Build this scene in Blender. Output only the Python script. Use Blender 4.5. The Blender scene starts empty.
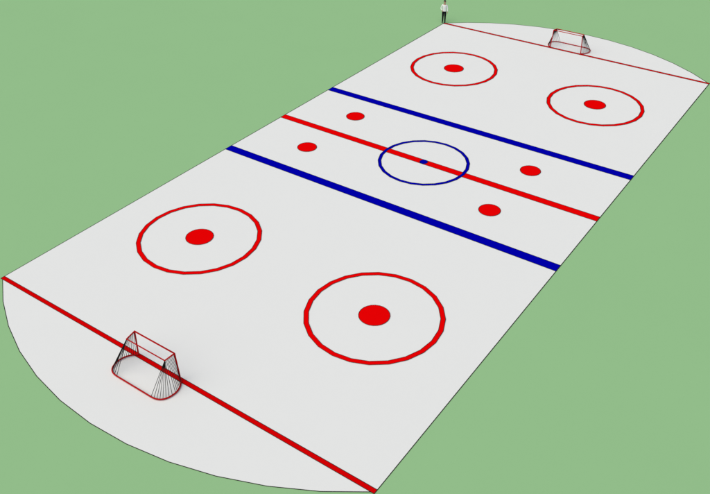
import bpy, bmesh, math
import numpy as np
from mathutils import Vector, Matrix
S=1.25
W=16.0; L=31.386
CR=(0.9516,0.0033,0.613); CP=(23.1347,-10.9823,17.1777); F=790.4
scene=bpy.context.scene

# ---------------------------------------------------------------- materials
def mat(name,col,rough=0.9,var=0.0,scale=3.0,spec=0.1):
    m=bpy.data.materials.new(name); m.use_nodes=True
    nt=m.node_tree; b=nt.nodes["Principled BSDF"]
    b.inputs["Roughness"].default_value=rough
    b.inputs["Specular IOR Level"].default_value=spec
    tc=nt.nodes.new("ShaderNodeTexCoord")
    nz=nt.nodes.new("ShaderNodeTexNoise"); nz.inputs["Scale"].default_value=scale; nz.inputs["Detail"].default_value=6
    nt.links.new(tc.outputs["Object"],nz.inputs["Vector"])
    cr=nt.nodes.new("ShaderNodeValToRGB")
    cr.color_ramp.elements[0].position=0.3; cr.color_ramp.elements[1].position=0.7
    cr.color_ramp.elements[0].color=tuple(c*(1-var) for c in col)+(1,)
    cr.color_ramp.elements[1].color=tuple(min(1,c*(1+var)) for c in col)+(1,)
    nt.links.new(nz.outputs["Fac"],cr.inputs["Fac"])
    nt.links.new(cr.outputs["Color"],b.inputs["Base Color"])
    return m
def lin(r,g,b):
    f=lambda c:(c/255/12.92) if c<=10 else ((c/255+0.055)/1.055)**2.4
    return (f(r),f(g),f(b))
M_ground=mat("green_ground",lin(146,188,138),1.0,0.006,0.25,0.0)
M_rink=mat("rink_white",lin(227,227,227),1.0,0.003,0.4,0.0)
M_red=mat("red_paint",lin(228,2,4),0.9,0.01,1.5,0.0)
M_redl=mat("red_line_paint",lin(208,2,4),0.9,0.01,1.5,0.0)
M_blue=mat("blue_paint",lin(0,0,165),0.9,0.01,1.5,0.0)
M_edge=mat("dark_edge_paint",(0.012,0.012,0.012),0.9,0.05,2,0.0)
M_tube=mat("red_tube_paint",lin(172,6,8),0.6,0.03,20,0.1)
M_net=mat("net_cord",(0.01,0.01,0.01),0.9,0.1,30,0.05)
M_skin=mat("skin",(0.45,0.27,0.19),0.6,0.04,30,0.3)
M_shirt=mat("white_shirt",(0.8,0.8,0.8),0.85,0.03,14,0.2)
M_pants=mat("black_trousers",(0.010,0.010,0.012),0.9,0.1,14,0.05)
M_hair=mat("black_hair",(0.01,0.008,0.007),0.7,0.2,60,0.15)
M_shoe=mat("black_shoes",(0.008,0.008,0.008),0.6,0.1,20,0.15)
M_eye=mat("eye_dark",(0.02,0.015,0.01),0.3,0.0,20,0.5)
M_lip=mat("lips",(0.35,0.12,0.10),0.5,0.05,40,0.3)

def add(name,verts,faces,m,parent=None,smooth=False):
    me=bpy.data.meshes.new(name); me.from_pydata([tuple(v) for v in verts],[],faces); me.update()
    if m: me.materials.append(m)
    if smooth:
        for p in me.polygons: p.use_smooth=True
    o=bpy.data.objects.new(name,me); scene.collection.objects.link(o)
    if parent: o.parent=parent
    return o
def empty(name,loc=(0,0,0)):
    e=bpy.data.objects.new(name,None); e.location=loc; e.empty_display_size=0.3
    scene.collection.objects.link(e); return e

# ---------------------------------------------------------------- ground
G=600
add("ground",[(-G,-G,0),(G,-G,0),(G,G,0),(-G,G,0)],[(0,1,2,3)],M_ground)

# ---------------------------------------------------------------- rink
rink=empty("hockey_rink")
Z0,Z1,Z2,Z3,Z4=0.006,0.011,0.016,0.021,0.026
BULN=2.72; BULF=3.1; NSEG=12
def arc(y,h,sgn):
    R=(64+h*h)/(2*h); a=math.asin(8/R)
    pts=[]
    for i in range(NSEG+1):
        t=-a+2*a*i/NSEG
        pts.append((8+R*math.sin(t), y+sgn*(R*math.cos(t)-(R-h))))
    return pts
near=arc(0,BULN,-1); far=arc(L,BULF,1)
outline=near+far[::-1]
outline=[(x*S,y*S) for x,y in outline]
add("playing_surface",[(x,y,Z0) for x,y in outline],[tuple(range(len(outline)))],M_rink,rink)
def ew(y): return 0.022+0.020*max(0,min(1,y/(L*S)))
def polyline_strip(name,pts,z,m,closed=True,k=1.0):
    n=len(pts); V=[];Fc=[]
    for i in range(n):
        p=Vector(pts[i]); 
        a=Vector(pts[(i-1)%n]); b=Vector(pts[(i+1)%n])
        d1=(p-a).normalized(); d2=(b-p).normalized()
        n1=Vector((-d1.y,d1.x)); n2=Vector((-d2.y,d2.x)); nn=(n1+n2)
        nn=nn.normalized(); s=1/max(0.5,nn.dot(n1))
        w=ew(p.y)*S*0.5*k
        q1=p+nn*w*s; q2=p-nn*w*s
        V+=[(q1.x,q1.y,z),(q2.x,q2.y,z)]
    for i in range(n):
        j=(i+1)%n
        Fc.append((2*i,2*i+1,2*j+1,2*j))
    return add(name,V,Fc,m,rink)
polyline_strip("surface_edge",outline,Z1,M_edge)

def band(name,y,w,m):
    y0=(y-w/2)*S;y1=(y+w/2)*S
    add(name,[(0,y0,Z1+0.002),(W*S,y0,Z1+0.002),(W*S,y1,Z1+0.002),(0,y1,Z1+0.002)],[(0,1,2,3)],m,rink)
    polyline_strip(name+"_edging",[(0,y0),(W*S,y0),(W*S,y1),(0,y1)],Z2+0.001,M_edge,k=.85)
band("goal_line",0,0.15,M_redl)
band("goal_line",L,0.15,M_redl)
band("blue_line",11.79,0.42,M_blue)
band("blue_line",L/2+3.877,0.42,M_blue)
band("centre_line",L/2,0.36,M_red)
def circ(cx,cy,r,n=24): return [((cx+r*math.cos(2*math.pi*i/n))*S,(cy+r*math.sin(2*math.pi*i/n))*S) for i in range(n)]
def ring(name,cx,cy,r,w,m,n=24):
    A=circ(cx,cy,r,n);B=circ(cx,cy,r-w,n)
    add(name,[(x,y,Z3) for x,y in A+B],[(i,(i+1)%n,n+(i+1)%n,n+i) for i in range(n)],m,rink)
    polyline_strip(name+"_outer_edging",A,Z4,M_edge,k=.7)
    polyline_strip(name+"_inner_edging",B,Z4,M_edge,k=.7)
def dot(name,cx,cy,r,m,n=24):
    A=circ(cx,cy,r,n)
    add(name,[(x,y,Z3) for x,y in A],[tuple(range(n))],m,rink)
    polyline_strip(name+"_edging",A,Z4,M_edge,k=.7)
c,d=3.983,5.843
for x in (c,W-c):
    for y in (d,L-d):
        ring("faceoff_circle",x,y,2.37,0.16,M_red); dot("faceoff_spot",x,y,0.53,M_red)
for x in (2.94,12.185):
    for y in (13.84,17.66): dot("neutral_spot",x,y,0.44,M_red)
ring("centre_circle",8,L/2,2.017,0.13,M_blue); dot("centre_spot",8,L/2,0.18,M_blue,12)

# ---------------------------------------------------------------- goals
def tube(name,pts,r,m,parent):
    cu=bpy.data.curves.new(name,'CURVE'); cu.dimensions='3D'; cu.bevel_depth=r; cu.bevel_resolution=2; cu.use_fill_caps=True
    for pl in pts:
        sp=cu.splines.new('POLY'); sp.points.add(len(pl)-1)
        for i,p in enumerate(pl): sp.points[i].co=(p[0]*S,p[1]*S,p[2]*S,1)
    o=bpy.data.objects.new(name,cu); scene.collection.objects.link(o)
    dg=bpy.context.evaluated_depsgraph_get(); me=bpy.data.meshes.new_from_object(o.evaluated_get(dg))
    me.name=name; bpy.data.objects.remove(o); bpy.data.curves.remove(cu)
    me.materials.clear(); me.materials.append(m)
    o=bpy.data.objects.new(name,me); scene.collection.objects.link(o); o.parent=parent
    return o
def goal(loc,rz):
    g=empty("hockey_goal",loc); g.rotation_euler=(0,0,rz)
    H=1.04; t=0.034; zb=0.035
    hw=0.92; tw=0.86; bw=0.82
    # local +y = behind the goal
    tube("posts_and_crossbar",[[(-hw,0,zb),(-tw,0,H),(tw,0,H),(hw,0,zb)]],t,M_tube,g)
    def cr(p0,p1,p2,n=8):
        return [tuple((1-u)**2*a+2*u*(1-u)*b+u*u*c for a,b,c in zip(p0,p1,p2)) for u in [i/n for i in range(n+1)]]
    sideL=cr((-hw,0,zb),(-1.2,0.18,zb),(-1.23,0.5,zb))[:-1]+cr((-1.23,0.5,zb),(-1.23,1.03,zb),(-0.75,1.03,zb))
    sideR=[(-x,y,z) for x,y,z in sideL][::-1]
    tube("base_frame",[sideL+sideR],t*0.9,M_tube,g)
    by=0.36
    tube("top_frame",[[(-tw,0,H-0.002),(-bw,by,H-0.03),(bw,by,H-0.03),(tw,0,H-0.002)]],t*0.85,M_tube,g)
    cords=[]
    for sg in (1,-1):
        pts=[(sg*x,y,z) for x,y,z in sideL]
        n=len(pts)
        for i in range(1,n):
            f=min(1,i/(n*0.55))
            tx=-(tw+(bw-tw)*f)*sg; ty=by*f
            cords.append([(tx,ty,H-0.03*f),pts[i]])
    tube("side_netting",cords,0.010,M_net,g)
    return g
goal((7.95*S,0,Z2),math.pi)
goal((7.98*S,L*S,Z2),0)

# ---------------------------------------------------------------- person
def skin_mesh(name,verts,edges,radii,root=0,sub=2):
    me=bpy.data.meshes.new(name); me.from_pydata(verts,edges,[]); me.update()
    o=bpy.data.objects.new(name,me); scene.collection.objects.link(o)
    sk=o.modifiers.new("s",'SKIN'); 
    for i,r in enumerate(radii):
        me.skin_vertices[0].data[i].radius=r if isinstance(r,tuple) else (r,r)
        me.skin_vertices[0].data[i].use_root=(i==root)
    sk.use_smooth_shade=True
    sb=o.modifiers.new("b",'SUBSURF'); sb.levels=sub; sb.render_levels=sub
    dg=bpy.context.evaluated_depsgraph_get(); m2=bpy.data.meshes.new_from_object(o.evaluated_get(dg))
    bpy.data.objects.remove(o); bpy.data.meshes.remove(me); m2.name=name
    return m2
man=empty("standing_man",(-0.06,L*S+0.06,Z1))
V=[(0,0,.93),(0,0,1.10),(0,-.01,1.30),(0,0,1.44),(0,-.005,1.52),(0,-.02,1.60),(0,-.02,1.69),(0,-.01,1.77)]
R=[(.15,.11),(.14,.10),(.175,.115),(.12,.08),(.055,.055),(.078,.09),(.092,.102),(.065,.075)]
E=[(i,i+1) for i in range(7)]
def addv(v,r,parent):
    V.append(v);R.append(r);E.append((parent,len(V)-1));return len(V)-1
wr={}
for sg in (-1,1):
    a=addv((sg*.18,0,1.415),(.066,.066),3)
    if sg==-1:
        e=addv((sg*.28,.05,1.16),(.046,.046),a); w=addv((sg*.20,-.15,1.04),(.030,.030),e); h=addv((sg*.15,-.21,1.03),(.034,.024),w)
        wr[sg]=((sg*.15,-.21,1.03),Vector((.55,-.8,.0)))
    else:
        e=addv((sg*.245,.03,1.15),(.046,.046),a); w=addv((sg*.255,-.03,.90),(.030,.030),e); h=addv((sg*.255,-.045,.83),(.022,.038),w)
        wr[sg]=((sg*.255,-.045,.83),Vector((0,-.15,-1)))
    hp=addv((sg*.085,0,.85),(.10,.105),0); k=addv((sg*.09,-.02,.49),(.072,.074),hp); an=addv((sg*.095,.015,.10),(.052,.055),k)
    addv((sg*.11,-.15,.045),(.045,.038),an)
me=skin_mesh("body",V,E,R)
bm=bmesh.new(); bm.from_mesh(me)
for co_,no_ in (((0,0,1.49),(0,-.25,1)),((0,0,.95),(0,0,1)),((0,0,.10),(0,0,1)),((0,-.165,0),(0,1,0))):
    bmesh.ops.bisect_plane(bm,geom=bm.verts[:]+bm.edges[:]+bm.faces[:],plane_co=co_,plane_no=no_)
bm.to_mesh(me); bm.free()
me.materials.clear()
for m in (M_skin,M_shirt,M_pants,M_shoe): me.materials.append(m)
for p in me.polygons:
    x,y,z=p.center
    if z<.10: i=3
    elif z<.95 and abs(x)<.205: i=2
    elif (z-1.49)-.25*y>0: i=0
    elif abs(x)>.205 and z<.95: i=0
    elif x<-.05 and y<-.165: i=0
    else: i=1
    p.material_index=i; p.use_smooth=True
ob=bpy.data.objects.new("body",me); scene.collection.objects.link(ob); ob.parent=man
# fingers
for sg in (-1,1):
    base,dr=wr[sg]; base=Vector(base); dr.normalize()
    side=Vector((0,0,1)) if sg==-1 else Vector((0,1,0))
    curl=Vector((.6,.5,0)) if sg==-1 else Vector((-1,0,0))
    for j,(off,ln) in enumerate([(-.027,.07),(-.009,.08),(.009,.075),(.027,.06)]):
        p0=base+side*off; p1=p0+dr*(.03+ln*.45); p2=p1+(dr*.9+curl*.4).normalized()*ln*.35; p3=p2+(dr*.6+curl*.8).normalized()*ln*.3
        fm=skin_mesh("finger_%d"%(j+1),[tuple(p) for p in (p0,p1,p2,p3)],[(0,1),(1,2),(2,3)],[.010,.009,.008,.007],0,1)
        fm.materials.clear(); fm.materials.append(M_skin)
        o=bpy.data.objects.new("finger_%d"%(j+1),fm); scene.collection.objects.link(o); o.parent=man
    p0=base-dr*.02-side*.02; p1=p0-side*.03+dr*.02+curl*.01; p2=p1+dr*.03+curl*.012
    fm=skin_mesh("thumb",[tuple(p) for p in (p0,p1,p2)],[(0,1),(1,2)],[.012,.010,.008],0,1)
    fm.materials.clear(); fm.materials.append(M_skin)
    o=bpy.data.objects.new("thumb",fm); scene.collection.objects.link(o); o.parent=man
def ball(name,loc,sc,m,cut=None,seg=24):
    bm=bmesh.new(); bmesh.ops.create_uvsphere(bm,u_segments=seg,v_segments=seg//2,radius=1)
    for v in bm.verts: v.co=Vector((v.co.x*sc[0],v.co.y*sc[1],v.co.z*sc[2]))
    if cut: bmesh.ops.delete(bm,geom=[v for v in bm.verts if cut(v.co)],context='VERTS')
    me=bpy.data.meshes.new(name); bm.to_mesh(me); bm.free(); me.materials.append(m)
    for p in me.polygons: p.use_smooth=True
    o=bpy.data.objects.new(name,me); scene.collection.objects.link(o); o.location=loc; o.parent=man
    return o
ball("hair",(0,.0,1.725),(.097,.112,.098),M_hair,lambda c:(c.z<.02 and c.y<-.03) or c.z<-.07)
for sg in (-1,1):
    ball("eye",(sg*.032,-.105,1.685),(.012,.009,.007),M_eye,seg=12)
    ball("ear",(sg*.086,-.01,1.675),(.012,.022,.032),M_skin,seg=12)
ball("nose",(0,-.12,1.662),(.012,.016,.022),M_skin,seg=12)
ball("mouth",(0,-.104,1.622),(.022,.008,.006),M_lip,seg=12)
man.rotation_euler=(0,0,math.radians(25))
man.scale=(.97,.97,.97)

# ---------------------------------------------------------------- light
w=bpy.data.worlds.new("World"); scene.world=w; w.use_nodes=True
nt=w.node_tree; bg=nt.nodes["Background"]; bg.inputs["Strength"].default_value=0.10
sky=nt.nodes.new("ShaderNodeTexSky"); sky.sky_type='NISHITA'; sky.sun_disc=False
EL=math.radians(58); AZ=math.radians(200)
sky.sun_elevation=EL; sky.sun_rotation=AZ
nt.links.new(sky.outputs["Color"],bg.inputs["Color"])
sl=bpy.data.lights.new("sun",'SUN'); sl.energy=2.8; sl.angle=math.radians(80); sl.color=(1,0.93,0.74)
so=bpy.data.objects.new("sun",sl); scene.collection.objects.link(so)
dv=Vector((math.sin(AZ)*math.cos(EL),math.cos(AZ)*math.cos(EL),math.sin(EL)))
so.rotation_euler=dv.to_track_quat('Z','Y').to_euler(); so.location=(0,-30,40)

cam=bpy.data.cameras.new("camera"); co=bpy.data.objects.new("camera",cam); scene.collection.objects.link(co)
co.location=[a*S for a in CP]; co.rotation_euler=CR; cam.sensor_width=36; cam.lens=F/710*36; cam.clip_end=3000; cam.clip_start=0.1
scene.camera=co
scene.view_settings.view_transform='Standard'; scene.view_settings.look='None'; scene.view_settings.exposure=0
